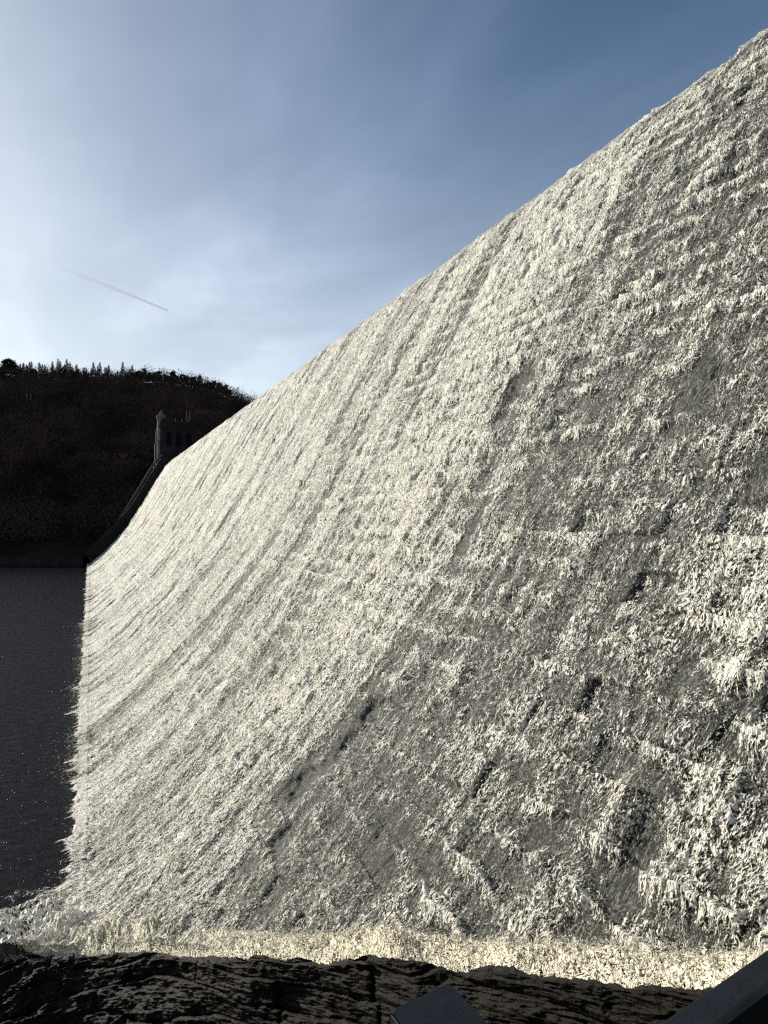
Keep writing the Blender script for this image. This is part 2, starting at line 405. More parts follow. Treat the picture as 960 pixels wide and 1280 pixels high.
FILA = .055
def filaments(wu, wv):
    a = 1 - np.abs(2 * vn(wu * 8.5, wv * 4.0, 151) - 1); b = 1 - np.abs(2 * vn(wu * 17 + 3, wv * 8.5, 152) - 1); c = 1 - np.abs(2 * vn(wu * 31 + 3, wv * 17, 153) - 1)
    return .18 * a ** 2 + .44 * b ** 1.8 + .42 * c ** 1.5
def sheet_h(u, v, d):
    taps = [(0, 0), (.10, .06), (-.10, .06), (.04, .2), (-.04, -.1), (0, .32)]
    s = 0
    for du, dv in taps: s = s + blocks(u + du, v + dv)[0]
    s = s / len(taps)
    p0, e, fv, bid = blocks(u, v)
    pa = blocks(u, v + CH)[0]; pb = blocks(u, v - CH)[0]
    lip = np.clip(p0 - pa, 0, .2) * np.exp(-((1 - fv) * CH) / .11)
    lee = np.clip(pa - p0, 0, .2) * np.exp(-((1 - fv) * CH) / .16)
    near = 1 - sstep(60, 160, u)
    turb = fbm(u * 2.6 + 2 * fbm(u * .8, v * .8, 2, 3), v * 1.05, 3, 41, .42) - .5
    streak = fbm(u * 3.2, v * .38, 3, 53) - .5
    fil = ridged(u * 5.5 + .8 * vn(u * 2, v * 2, 9), v * 2.4, 3, 71)
    big = fbm(u * .35, v * .16, 3, 91) - .5
    wu = u + .30 * (fbm(u * 1.7, v * 1.2, 3, 141, .7) - .5); wv = v + .55 * (fbm(u * 1.9, v * 1.4, 3, 142, .7) - .5)
    f2 = filaments(wu, wv)
    wu = wu + .06 * (vn(u * 9, v * 6, 145) - .5); wv = wv + .22 * (vn(u * 8, v * 5, 146) - .5)
    f2 = filaments(wu, wv)
    fine = fbm(u * 11 + 1.5 * vn(u * 3, v * 3, 12), v * 5.5, 3, 43, .6) - .5
    kb = relief(u, v)
    lip = lip * kb; lee = lee * kb
    h = .07 + .9 * kb * s + 1.1 * lip - .7 * lee + .14 * scallop(u, v) + .17 * turb + .22 * (fbm(u * 1.5 + .8 * vn(u * .7, v * .7, 181), v * .85, 2, 182, .4) - .5) + (.16 + .22 * sstep(40, 100, u)) * streak + .06 * fil + .4 * big + .03 * fine
    h = h + .12 * np.clip(d - .5, -.4, .5) + FILA * (f2 - .45) * (.25 + 1.5 * np.clip(d, 0, .7))
    lump = np.clip(fbm(u * 1.3, v * .9, 2, 111) - .60, 0, 1) * .10
    sh = stone_h(u, v)
    h = np.maximum(np.maximum(h + lump, -.3), sh + .02 + .05 * f2)
    return h, lip, lee, f2

def make_face():
    vs, fs, dn, uvs = [], [], [], []; off = 0
    def patch(nrow, ncol, d0, d1, first=False):
        nonlocal off
        phi = np.linspace(PHI[0], PHI[-1], nrow); v1 = np.interp(phi, PHI, VV)
        if True:   # keep rows above the silhouette so that the crest rolls over
            v1 = np.concatenate([v1, np.linspace(V_CREST + .04, V_TOP, 24)])
        X = PX(v1)
        if first: lo = np.maximum(.5 * np.maximum(X, 0), np.interp(X, [-2.2, 0, 2.0, 3.6, 4.9, 5.75, 7.35, 8.3, 9.5, 12], [27.6, 26.4, 23.2, 19.4, 16.5, 13.8, 9.9, 7.4, 5.6, 4.0]) - .5)
        else: lo = np.full_like(v1, d0)
        t = np.linspace(0, 1, ncol)[None, :]
        u = lo[:, None] * (d1 / lo[:, None]) ** t
        v = np.repeat(v1[:, None], ncol, 1)
        # pool fringe: irregular fingers of foam reach out over the pool
        ext = .25 + 1.1 * np.clip(fbm(u * 1.6, u * 0, 3, 7) - .32, 0, 1) + 1.5 * np.clip(vn(u * .45, u * 0, 17) - .45, 0, 1) * (vn(u * 2.7, u * 0 + 3, 27))
        ext = ext * (.7 + .3 * sstep(90, 30, u)) + 1.5 * sstep(32, 24, u)
        d = density(u, v)
        h, lip, lee, f2 = sheet_h(u, v, d)
        d = d + 2.4 * lip - 3.0 * lee + (.50 * sstep(70, 20, u) + .12) * scallop(u, v) - .55 * sstep(45, 90, u) * sstep(.60, .72, fbm(u * 1.1, v * .28, 3, 171)) + .45 * (f2 - .44) * (1 - .6 * sstep(40, 110, u))
        # courses read as brighter ridges
        toe = sstep(1.2, -.2, v)
        h = h * (1 - .55 * toe) + toe * (.22 * fbm(u * 2.2, v * 1.6, 4, 5, .6))
        fing = np.clip((-v - .35) / ext, 0, 3)
        rag = (fbm(u * 5.0, v * .8, 2, 99) - .5) * 1.5
        d = np.where(v < 0, d + .25 - 1.9 * sstep(.55, 1.2, fing + rag * fing), d)
        h = np.where(v < 0, h * np.clip(1.2 - fing * .6, 0, 1) + .015, h)
        crest = sstep(V_CREST - 1.0, V_CREST + .3, v)
        d = d - (.10 + .22 * sstep(34, 24, u)) * crest
        h = h * (1 - .45 * crest)
        x = PX(v) + NX(v) * h; z = PZ(v) + NZ(v) * h
        z = np.maximum(z, H0 + .012)
        # strands lean along the flow
        y = u + .10 * (fbm(u * 4, v * 2.2, 2, 33) - .5)
        vs.append(np.stack([x, y, z], -1).reshape(-1, 3)); fs.append(grid_faces(*u.shape, off)); off += u.size
        dn.append(np.clip(d, -.6, 1.4).ravel()); uvs.append(np.stack([u, v], -1).reshape(-1, 2))
    patch(1500, 780, 0, 34, True)
    patch(800, 330, 33.95, 80)
    patch(420, 240, 79.9, U_END)
    return np.concatenate(vs), np.concatenate(fs), np.concatenate(dn), np.concatenate(uvs)

v_, f_, d_, uv_ = make_face()
sheet = mesh_np('falling_water', v_, f_, M['sheet'], attrs={'dens': d_}, uv=uv_)
tag(sheet, kind='structure')

def make_stone():
    vs, fs, bk, uvs = [], [], [], []; off = 0
    for (nr, nc, lo, hi, near) in ((900, 520, 0, 34, True), (420, 240, 34, 90, False), (200, 160, 90, U_END, False)):
        phi = np.linspace(PHI[0], PHI[-1], nr); v1 = np.concatenate([np.interp(phi, PHI, VV), np.linspace(V_CREST + .1, V_TOP + 1.5, 12)])
        X = PX(v1)
        l = np.maximum(.42 * np.maximum(X, 0), np.interp(X, [-2.2, 0, 2.0, 3.6, 4.9, 5.75, 7.35, 8.3, 9.5, 12], [27.6, 26.4, 23.2, 19.4, 16.5, 13.8, 9.9, 7.4, 5.6, 4.0]) - .0) if near else np.full_like(v1, lo)
        t = np.linspace(0, 1, nc)[None, :]
        u = l[:, None] * (hi / l[:, None]) ** t; v = np.repeat(v1[:, None], nc, 1)
        h = stone_h(u, v) - .02
        h = np.where(v < .4, h * 0 - .15, h)
        x = PX(v) + NX(v) * h; z = PZ(v) + NZ(v) * h
        vs.append(np.stack([x, u, z], -1).reshape(-1, 3)); fs.append(grid_faces(*u.shape, off)); off += u.size
        bk.append(blocks(u, v)[3].ravel()); uvs.append(np.stack([u, v], -1).reshape(-1, 2))
    return np.concatenate(vs), np.concatenate(fs), np.concatenate(bk), np.concatenate(uvs)
dam = empty('masonry_dam', (12, 120, H0))
tag(dam, 'huge coursed grey stone dam with white water pouring down its whole sloping face', 'dam')
v_, f_, b_, uv_ = make_stone()
v_ = v_ - np.array([12, 120, H0])
mesh_np('stone_face', v_, f_, M['stone'], dam, attrs={'block': b_}, uv=uv_)
mb = MB()   # crest body behind the lip and the back of the dam
mb.prism([(26.5 - 12, 2 - 120, 18.9 - H0), (32 - 12, 2 - 120, 18.9 - H0), (34 - 12, 2 - 120, -14 - H0), (20 - 12, 2 - 120, -14 - H0)], (0, 250, 0))
mb.build('dam_core', M['masonry_shaded'], dam)

# ------------------------------------------------------------------ pool, reservoir, ground
mb = MB(); fr = [pt(px, 0, D) for px, D in ((-900, 24.6), (-260, 24.4), (0, 23.95), (112, 23.7))]
mb.v = [(-700, fr[0][1] + 2, H0)] + [(q[0], q[1] + .1, H0) for q in fr] + [(2.5, 24.0, H0), (2.5, 290, H0), (-700, 560, H0)]; mb.f = [tuple(range(len(mb.v)))]
tag(mb.build('pool_water', M['water']), kind='structure')
mb = MB(); mb.v = [(27.5, -60, 19.42), (900, -60, 19.42), (900, 700, 19.42), (27.5, 700, 19.42)]; mb.f = [(0, 1, 2, 3)]
tag(mb.build('reservoir_water', M['water']), kind='structure')
mb = MB(); mb.v = [(-30000, -30000, -22), (30000, -30000, -22), (30000, 30000, -22), (-30000, 30000, -22)]; mb.f = [(0, 1, 2, 3)]
tag(mb.build('ground', M['grass']), kind='structure')

# ------------------------------------------------------------------ far bank and wooded hill
def sky_py(px):     # skyline of the ground (photo y) for the wooded hill
    return np.interp(px, [-900, -300, 0, 60, 120, 200, 260, 320, 380, 450, 700], [380, 430, 470, 474, 478, 478, 488, 512, 540, 580, 640])
def hill_z(x, y):
    D = x * SY + y * CY; r = x * CY - y * SY
    px = 480 + F * r / np.maximum(D, 1)
    zs = (HOR - sky_py(px)) / F * 430
    t = np.clip((D - 232) / (272 - 232), 0, 1)
    z = H0 + 2.6 + (17.5 - H0 - 2.6) * t ** 1.1
    t2 = np.clip((D - 282) / (430 - 282), 0, 1)
    z = z + (zs - 17.5) * (t2 ** .92)
    z = z - np.clip(D - 430, 0, 2000) * .10
    return z
nx, ny = 260, 200
Ds = np.concatenate([np.linspace(232, 300, 60), np.linspace(302, 460, 80), np.linspace(470, 1500, 60)])
rs = np.linspace(-1.6, .28, nx)
Dg, rg = np.meshgrid(Ds, rs, indexing='ij')
rr = rg * Dg
xw = rr * CY + Dg * SY; yw = -rr * SY + Dg * CY
zw = hill_z(xw, yw) + 1.5 * (fbm(xw * .05, yw * .05, 4, 3) - .5)
keep = grid_faces(len(Ds), nx)
hill = mesh_np('hillside', np.stack([xw, yw, zw], -1).reshape(-1, 3), keep, M['hill'])
tag(hill, kind='structure')
# retaining wall along the far bank
p1, p2 = pt(-500, 700, 230.5), pt(104, 700, 230.5)
rw = MB(); L = math.dist(p1, p2); rw.box(((p1[0] + p2[0]) / 2, (p1[1] + p2[1]) / 2, H0 + 1.2), (L, .9, 2.9), rz=-YAW)
cp = MB(); cp.box(((p1[0] + p2[0]) / 2, (p1[1] + p2[1]) / 2, H0 + 2.75), (L, 1.3, .22), rz=-YAW)
e = empty('retaining_wall', (0, 0, 0)); tag(e, 'low dark stone retaining wall along the far edge of the pool', 'wall')
rw.build('wall', M['masonry_shaded'], e); cp.build('coping', M['masonry_shaded'], e)
# road terrace at crest level with its low parapet
p1, p2 = pt(-500, 590, 273), pt(190, 590, 273)
rd = MB(); L = math.dist(p1, p2); rd.box(((p1[0] + p2[0]) / 2, (p1[1] + p2[1]) / 2, 18.0), (L, .6, 1.1), rz=-YAW)
tag(rd.build('parapet_wall', M['masonry_shaded']), 'thin pale parapet line of the road halfway up the dark hillside', 'wall')

# --- conifers on the skyline (individual things)
def conifer_mesh(seed, h, w, kind):
    r = random.Random(seed); V = []; Fc = []
    n = 800
    for i in range(n):
        if kind == 'spruce':
            t = r.random() ** .8; z = h * (.12 + .88 * t); rad = w * (1 - t) ** .85 * (.55 + .45 * abs(math.sin(t * 38))) * r.uniform(.3, 1.1) + .15
        else:
            k = r.randrange(9); ck = random.Random(seed * 9 + k); cz = h * (.28 + .068 * k); cr = w * ck.uniform(.1, .75) * (1.15 - .08 * k); ca = ck.uniform(0, 6.28)
            rad = None
        a = r.uniform(0, 2 * math.pi)
        if rad is not None: c = (math.cos(a) * rad, math.sin(a) * rad, z - rad * .22)
        else:
            q = [r.gauss(0, 1) for _ in range(3)]; l = math.sqrt(sum(s * s for s in q)); rr_ = w * .5 * r.random() ** .4
            c = (cr * math.cos(ca) + q[0] / l * rr_, cr * math.sin(ca) + q[1] / l * rr_, cz + q[2] / l * rr_ * .6)
        s = r.uniform(.6, 1.5) * (1 if kind != 'spruce' else (.35 + .8 * (1 - z / h)))
        ax = [r.uniform(-1, 1) for _ in range(6)]
        b = len(V)
        V += [c, (c[0] + s * ax[0], c[1] + s * ax[1], c[2] + s * .5 * ax[2] - .1), (c[0] + s * ax[3], c[1] + s * ax[4], c[2] + s * .5 * ax[5])]
        Fc.append((b, b + 1, b + 2))
    return V, Fc
def trunk_mesh(h, r0, n=6):
    V = []; Fc = []
    for k in range(4):
        t = k / 3
        for i in range(n):
            a = 2 * math.pi * i / n; V.append((math.cos(a) * r0 * (1 - .85 * t), math.sin(a) * r0 * (1 - .85 * t), h * t - 1.5 * (k == 0)))
    for k in range(3):
        for i in range(n):
            j = (i + 1) % n; Fc.append((k * n + i, k * n + j, (k + 1) * n + j, (k + 1) * n + i))
    return V, Fc
def me_from(name, V, Fc, mat):
    me = bpy.data.meshes.new(name); me.from_pydata(V, [], Fc); me.update(); me.materials.append(mat); return me
protos = []
for i, (h, w, k) in enumerate([(11, 2.3, 'spruce'), (13, 2.6, 'spruce'), (9, 2.4, 'spruce'), (12, 3.0, 'pine'), (14, 3.2, 'pine'), (9.5, 2.6, 'pine')]):
    protos.append((me_from('crown', *conifer_mesh(40 + i, h, w, k), M['needles']), me_from('trunk', *trunk_mesh(h * .95, .28), M['bark']), k))
def add_tree(name, label, x, y, z, pi, sc, group):
    e = empty(name, (x, y, z)); e.scale = (sc, sc, sc * random.uniform(.9, 1.1)); e.rotation_euler = (0, 0, random.uniform(0, 6))
    tag(e, label, 'tree', group)
    for me in protos[pi][:2]:
        o = bpy.data.objects.new(me.name, me); COL.objects.link(o); o.parent = e
    return e
px = -90.0; k = 0
while px < 350:
    D = 428 + random.uniform(-6, 10)
    if px < 165: pi = random.choice([0, 1, 2, 0, 2, 1, 5]); 
    elif px < 285: pi = random.choice([3, 4, 5, 5, 3])
    else: pi = random.choice([0, 2, 2, 5])
    sc = random.uniform(.6, 1.05) * (1.0 if px < 165 else .85 if px < 290 else .7)
    if 5 < px < 20: pi = 4; sc = .85
    X, Y, _ = pt(px, 0, D)
    Z = float(hill_z(np.array([X]), np.array([Y]))[0]) - .3
    kind = protos[pi][2]
    if 5 < px < 20:
        lab = 'tallest round headed pine rising above the skyline near the left edge'
    elif kind == 'spruce' and px < 165: lab = 'pointed dark spruce in the row along the left part of the hill skyline'
    elif kind == 'spruce': lab = 'small pointed spruce where the skyline drops towards the dam crest'
    elif px < 165: lab = 'bushy dark pine among the pointed spruces on the left skyline'
    else: lab = 'loose crowned dark pine on the brow of the hill beside the dam crest'
    add_tree('pine_tree' if kind == 'pine' else 'spruce_tree', lab, X, Y, Z, pi, sc, 'dark conifers along the hill skyline')
    px += random.uniform(2.3, 4.0) if px < 165 or px > 285 else random.uniform(2.8, 5)
    k += 1

# --- bare brown woodland: a mass nobody could count
def woodland():
    V = []; Fc = []; r = random.Random(5)
    r2 = np.random.default_rng(3)
    cs = []
    for _ in range(4700):
        px = r.uniform(-140, 360); D = r.uniform(285, 428) if _ < 3600 else r.uniform(237, 271)
        if _ >= 3600: px = r.uniform(-140, 175)
        X, Y, _z = pt(px, 0, D); cs.append((X, Y, r.uniform(2.2, 4.2), px, D))
    cs = np.array(cs); zz = hill_z(cs[:, 0], cs[:, 1])
    n = 90
    A = []
    for i in range(len(cs)):
        rad = cs[i, 2]; q = r2.normal(size=(n, 3)); q /= np.linalg.norm(q, axis=1)[:, None]; q *= (r2.random(n) ** .35)[:, None]
        c = q * np.array([rad, rad, rad * 1.15]) + np.array([cs[i, 0], cs[i, 1], zz[i] + rad * 1.5])
        up = q * np.array([1, 1, .6]) + np.array([0, 0, .7]) + r2.normal(size=(n, 3)) * .35
        up /= np.linalg.norm(up, axis=1)[:, None]
        sd = np.cross(up, r2.normal(size=(n, 3))); sd /= np.linalg.norm(sd, axis=1)[:, None]
        ln = r2.uniform(.5, 1.3, n)[:, None]; w = r2.uniform(.05, .22, n)[:, None]
        A.append(np.stack([c - sd * w, c + sd * w, c + up * ln], 1))
    A = np.concatenate(A).reshape(-1, 3)
    return mesh_np('bare_woodland', A, np.arange(len(A)).reshape(-1, 3), M['wood'], smooth=False)
wd = woodland()
tag(wd, 'brown leafless woodland covering the far hillside', 'woodland', kind='stuff')
# a few individual pale birches
def bare_tree(px, py, D, h, lab, name='birch_tree', mat=None, grp=None, w=.22):
    X, Y, Z = pt(px, py, D)
    e = empty(name, (X, Y, Z)); tag(e, lab, 'tree', grp)
    me = me_from('trunk', *trunk_mesh(h, w), mat or M['birch']); o = bpy.data.objects.new('trunk', me); COL.objects.link(o); o.parent = e
    r = random.Random(int(px * 7 + D)); V = []; Fc = []
    for i in range(520):
        z = h * r.uniform(.35, 1.08); rad = h * .26 * math.sin(max(.05, min(1, (z / h - .25) / .9)) * 3.0) * r.uniform(.2, 1); a = r.uniform(0, 6.28)
        c = (math.cos(a) * rad, math.sin(a) * rad, z); l = r.uniform(.5, 1.2); ww = r.uniform(.03, .07)
        t = (c[0] + math.cos(a) * l * .5, c[1] + math.sin(a) * l * .5, c[2] + l)
        b = len(V); V += [(c[0] - math.sin(a) * ww, c[1] + math.cos(a) * ww, c[2]), (c[0] + math.sin(a) * ww, c[1] - math.cos(a) * ww, c[2]), t]; Fc.append((b, b + 1, b + 2))
    me = me_from('crown', V, Fc, M['wood']); o = bpy.data.objects.new('crown', me); COL.objects.link(o); o.parent = e
for (px, py, D, h) in [(233, 522, 300, 9), (237, 522, 301, 8), (33, 500, 352, 8.5), (38, 500, 353, 8)]:
    bare_tree(px, py, D, h, 'pale slender birch trunk among the dark wood ' + ('behind the tower' if px > 100 else 'high on the left of the hillside'),
              grp='pale birches in the dark wood')
bare_tree(50, 578, 268, 13, 'rounded bare brown tree standing alone on the lower left slope', 'bare_tree', M['bark'])
bare_tree(14, 590, 262, 10, 'smaller bare brown tree at the left edge of the lower slope', 'bare_tree', M['bark'])

# ------------------------------------------------------------------ tower and wing wall at the far end of the dam
TX0, TX1, TY0, TY1 = 21.6, 33.5, 253.5, 264.5
tw = empty('stone_tower', ((TX0 + TX1) / 2, (TY0 + TY1) / 2, 16)); tag(tw, 'dark gothic stone tower with battlements and arched windows at the far end of the dam', 'tower')
ox, oy, oz = tw.location
def lb(mb, x0, x1, y0, y1, z0, z1): mb.box(((x0 + x1) / 2 - ox, (y0 + y1) / 2 - oy, (z0 + z1) / 2 - oz), (x1 - x0, y1 - y0, z1 - z0))
mb = MB(); lb(mb, TX0, TX1, TY0, TY1, -12, 30.6); mb.build('wall', M['masonry_shaded'], tw)
mb = MB(); lb(mb, TX0 - .35, TX1 + .35, TY0 - .35, TY1 + .35, 30.6, 31.5); mb.build('string_course', M['masonry_shaded'], tw)
mb = MB()
lb(mb, TX0 - .2, TX1 + .2, TY0 - .2, TY0 + .5, 31.5, 32.7); lb(mb, TX0 - .2, TX1 + .2, TY1 - .5, TY1 + .2, 31.5, 32.7)
lb(mb, TX0 - .2, TX0 + .5, TY0 + .5, TY1 - .5, 31.5, 32.7); lb(mb, TX1 - .5, TX1 + .2, TY0 + .5, TY1 - .5, 31.5, 32.7)
x = TX0 + .6
while x < TX1 - 1: lb(mb, x, x + 1.1, TY0 - .2, TY0 + .5, 32.7, 33.6); lb(mb, x, x + 1.1, TY1 - .5, TY1 + .2, 32.7, 33.6); x += 2.1
y = TY0 + 1.2
while y < TY1 - 1: lb(mb, TX0 - .2, TX0 + .5, y, y + 1.1, 32.7, 33.6); y += 2.1
mb.build('battlements', M['masonry_shaded'], tw)
def turret(cx, cy, r0, z0, z1, zs):
    V = []; Fc = []; n = 8
    rings = [(z0 - 2.5, r0 * .35), (z0, r0), (z1, r0), (z1, r0 * 1.18), (z1 + 1.0, r0 * 1.18), (z1 + 1.0, r0 * .9), (zs, .06)]
    for z, r in rings:
        for i in range(n): a = 2 * math.pi * (i + .5) / n; V.append((cx + r * math.cos(a) - ox, cy + r * math.sin(a) - oy, z - oz))
    for k in range(len(rings) - 1):
        for i in range(n): j = (i + 1) % n; Fc.append((k * n + i, k * n + j, (k + 1) * n + j, (k + 1) * n + i))
    return V, Fc
V, Fc = turret(TX0 + .3, TY0 + 1.2, 1.25, 27.5, 33.6, 36.4)
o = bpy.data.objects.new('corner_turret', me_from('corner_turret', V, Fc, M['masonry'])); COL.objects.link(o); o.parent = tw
for i in range(3):                                  # arched windows facing the camera
    cx = TX0 + 2.6 + i * 3.3
    poly = [(cx - .9, 24.6), (cx + .9, 24.6)] + [(cx + .9 * math.cos(a), 28.2 + .95 * math.sin(a)) for a in [math.pi * q / 8 for q in range(9)]]
    fr = [(cx - 1.25, 24.2), (cx + 1.25, 24.2)] + [(cx + 1.25 * math.cos(a), 28.2 + 1.3 * math.sin(a)) for a in [math.pi * q / 8 for q in range(9)]]
    mb = MB(); mb.prism([(a - ox, TY0 - .06 - oy, c - oz) for a, c in fr], (0, .3, 0)); w = mb.build('window', M['masonry_shaded'], tw)
    mb = MB(); mb.prism([(a - ox, TY0 - .12 - oy, c - oz) for a, c in poly], (0, .3, 0)); mb.build('pane', M['glass'], w)
mb = MB()                                           # corner buttress, sunlit tone in its colour
for (z0, z1, k) in ((-12, 20, 1.3), (20.2, 26, .95), (26.2, 30.3, .6)): lb(mb, TX0 - k, TX0 - .003, TY0 + .1, TY0 + 1.4, z0, z1)
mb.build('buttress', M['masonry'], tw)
mb = MB()
for (z0, z1, k) in ((-12, 20, 1.3), (20.2, 26, .95), (26.2, 30.3, .6)): lb(mb, TX0 - k, TX0 - .003, TY1 - 1.4, TY1 - .1, z0, z1)
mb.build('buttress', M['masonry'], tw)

# wing wall: rises above the face at its far end, stepping down the abutment
vv = np.linspace(0.5, V_CREST, 46); V = []; Fc = []
ys = (U_END - .2, U_END + 2.4)
for _k in (0,):
    for i, v in enumerate(vv):
        hh = 2.6 + 1.5 * float(sstep(24, 10, v))
        x, z, a, b_ = float(PX(v)), float(PZ(v)), float(NX(v)), float(NZ(v))
        for y in ys: V += [(x + a * hh, y, z + b_ * hh), (x - a * 2, y, z - b_ * 2)]
    for i in range(len(vv) - 1):
        q = i * 4; w = q + 4
        Fc += [(q, w, w + 1, q + 1), (q + 2, q + 3, w + 3, w + 2), (q, q + 2, w + 2, w)]
    q = 0; Fc.append((0, 1, 3, 2)); q = 4 * (len(vv) - 1); Fc.append((q, q + 2, q + 3, q + 1))
ww = empty('wing_wall', (0, U_END, H0)); tag(ww, 'dark stone wing wall running down the hillside beside the far end of the falling water', 'wall')
me = me_from('wall', [(x, y - U_END, z - H0) for x, y, z in V], Fc, M['masonry_shaded']); o = bpy.data.objects.new('wall', me); COL.objects.link(o); o.parent = ww
# stepped coping, two parallel raised kerbs in the sunlit stone tone
for yy in (U_END + 2.5, U_END + 6.5):
    V = []; Fc = []
    for i, v in enumerate(vv[12:]):
        x, z, a, b_ = float(PX(v)), float(PZ(v)), float(NX(v)), float(NZ(v))
        for y in (yy, yy + .35):
            for hh in (3.6, 3.0): V.append((x + a * hh - 0, y - U_END, z + b_ * hh - H0))
    m_ = len(V) // 4
    for i in range(m_ - 1):
        q = i * 4; w = q + 4; Fc += [(q, w, w + 1, q + 1), (q + 2, q + 3, w + 3, w + 2), (q, q + 2, w + 2, w), (q + 1, w + 1, w + 3, q + 3)]
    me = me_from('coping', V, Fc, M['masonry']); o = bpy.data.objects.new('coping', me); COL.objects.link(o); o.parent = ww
mb = MB(); mb.prism([(0, 2.41, -1), (0, 16, -1), (26, 16, 31.5), (26, 2.41, 31.5)], (9, 0, -2.0)); mb.build('backing', M['masonry_shaded'], ww)

# ------------------------------------------------------------------ foreground rock apron with the foaming gutter
kerb = np.array([(-900, 1200), (-260, 1197), (0, 1193), (60, 1190), (130, 1190), (180, 1187), (250, 1194), (330, 1188), (400, 1197), (470, 1189), (505, 1197),
                 (560, 1212), (640, 1207), (700, 1216), (750, 1222), (810, 1225), (870, 1232), (930, 1229), (1080, 1225), (1300, 1210)], float)
kD = ([-900, -260, 0, 60, 112, 180, 240, 300, 500, 720, 930, 1300], [24.6, 24.4, 23.9, 23.7, 23.2, 21.9, 20.4, 18.5, 13.9, 11.1, 9.0, 6.3])
def P3(px, py, D):
    r = (px - 480) / F * D; z = (HOR - py) / F * D
    return np.stack([r * CY + D * SY, -r * SY + D * CY, z], -1)
NA, NBb = 1100, 420
pxs = np.linspace(-700, 1300, NA); b01 = np.linspace(0, 1, NBb)
A_, B_ = np.meshgrid(pxs, b01, indexing='xy')
ky = np.interp(A_, kerb[:, 0], kerb[:, 1]); kd = np.interp(A_, kD[0], kD[1])
# world base surface: from kerb line going down and towards the camera
top = P3(A_, ky, kd)
drop = B_ ** 1.15 * 5.0                              # metres travelled
base = top.copy()
dirc = np.stack([.15 * np.ones_like(A_), -.99 * np.ones_like(A_)], -1)
run = 1.0
base[..., 0] += dirc[..., 0] * drop * run * (kd / 14); base[..., 1] += dirc[..., 1] * drop * run * (kd / 14); base[..., 2] -= drop * .60 * (kd / 14)
al = base[..., 0] * .9 - base[..., 1] * .35; cr = base[..., 2] * 1.6 + base[..., 1] * .42 - base[..., 0] * .42   # bedding
def slab(al, cr, k, seed, wob=.5):
    s1 = cr * k + wob * fbm(al * .35, cr * .5, 3, seed); st = np.floor(s1).astype(np.int64); f = s1 - st
    L = .7 + 1.6 * hsh(st, st * 0, seed + 1); q = al * k * .33 / L + 9 * hsh(st, st * 0 + 4, seed + 2); qi = np.floor(q).astype(np.int64); fq = q - qi
    hgt = hsh(qi, st, seed + 3); tilt = (hsh(qi, st, seed + 4) - .5) * (fq - .5)
    e = np.minimum(np.minimum(fq, 1 - fq) * L * 3, np.minimum(f, 1 - f))
    return hgt + .8 * tilt + .35 * f - .25 * (1 - sstep(0, .10, e))
alw = al + .25 * (fbm(al * 1.3, cr * 1.3, 3, 91) - .5)
out = .36 * (slab(alw, cr, 1.1, 201, 1.6) - .5) + .07 * (slab(alw + .5 * cr, cr, 3.1, 231, 1.6) - .5) + .75 * (fbm(al * .9, cr * .9, 5, 207, .6) - .5) + .16 * (ridged(al * 2.6, cr * 4.5, 5, 211) - .4) + .08 * (fbm(al * 12, cr * 18, 3, 213) - .5)
out = out * sstep(0, .05, B_ + .012) * (kd / 16) ** .6
base[..., 1] -= out * .75; base[..., 0] -= out * .35; base[..., 2] += out * .5
base[..., 2] += (1 - sstep(0, .05, B_)) * (.42 * (fbm(al * 1.3, al * 0, 7, 221, .72) - .5))
# a lip behind the edge, going down into the gutter
back = base[0].copy(); back[:, 1] += .35; back[:, 0] += .15; back[:, 2] -= .30
back2 = base[0].copy(); back2[:, 1] += .6; back2[:, 0] += .4; back2[:, 2] -= 1.6
full = np.concatenate([back2[None], back[None], base], 0)
rk = mesh_np('rock_apron', full.reshape(-1, 3), grid_faces(NBb + 2, NA), M['rock'])
tag(rk, kind='structure')

# foam boiling in the gutter: a displaced ribbon between face and kerb, plus spiky tufts and drops
fc = np.array([(-30, 1182, 24.6), (30, 1178, 24.5), (112, 1174, 24.3), (200, 1172, 22.2), (300, 1170, 19.2), (400, 1175, 16.9), (500, 1177, 14.6), (600, 1186, 13.3), (720, 1194, 11.8), (820, 1204, 10.8), (930, 1211, 9.8), (1100, 1214, 8.4)])
n_s, n_w = 1900, 130
sp = np.linspace(-30, 1100, n_s)
cx = P3(sp, np.interp(sp, fc[:, 0], fc[:, 1]), np.interp(sp, fc[:, 0], fc[:, 2]))
kk = P3(sp, np.interp(sp, kerb[:, 0], kerb[:, 1]) - 1, np.interp(sp, kD[0], kD[1]) + .12)
far = cx + (cx - kk) * .7
far[:, 2] = np.maximum(far[:, 2], cx[:, 2] + .1)
w01 = np.linspace(0, 1, n_w)[:, None, None]
rib = kk[None] * (1 - w01) + far[None] * w01
S_, W_ = np.meshgrid(sp, w01[:, 0, 0], indexing='xy')
sc_ = np.linspace(0, 1, n_s); arcs = np.concatenate([[0], np.cumsum(np.linalg.norm(np.diff(cx, axis=0), axis=1))])[None, :] + 0 * W_
bulge = np.sin(np.clip(W_, 0, 1) * math.pi) ** .6
wid = W_ * np.linalg.norm(far - kk, axis=1)[None, :]
wa = arcs + .25 * fbm(arcs * 1.7, wid * 1.7, 3, 461); wb = wid + .25 * fbm(arcs * 1.7 + 9, wid * 1.7, 3, 462)
hh = bulge * (.05 + .30 * fbm(wa * .9, wb * .9, 3, 401)) + bulge * .30 * (fbm(wa * 2.6, wb * 2.6, 4, 411, .6) - .4)
hh = hh + bulge * .20 * fbm(wa * 5, wb * 5, 2, 421) + bulge * .09 * (ridged(wa * 11, wb * 11, 2, 423) - .4) + bulge * .02 * (vn(wa * 34, wb * 34, 425) - .5)
hh = hh + .28 * bulge * sstep(.45, .8, vn(arcs * .55, W_ * 1.1, 427)) * sstep(.3, .7, W_)
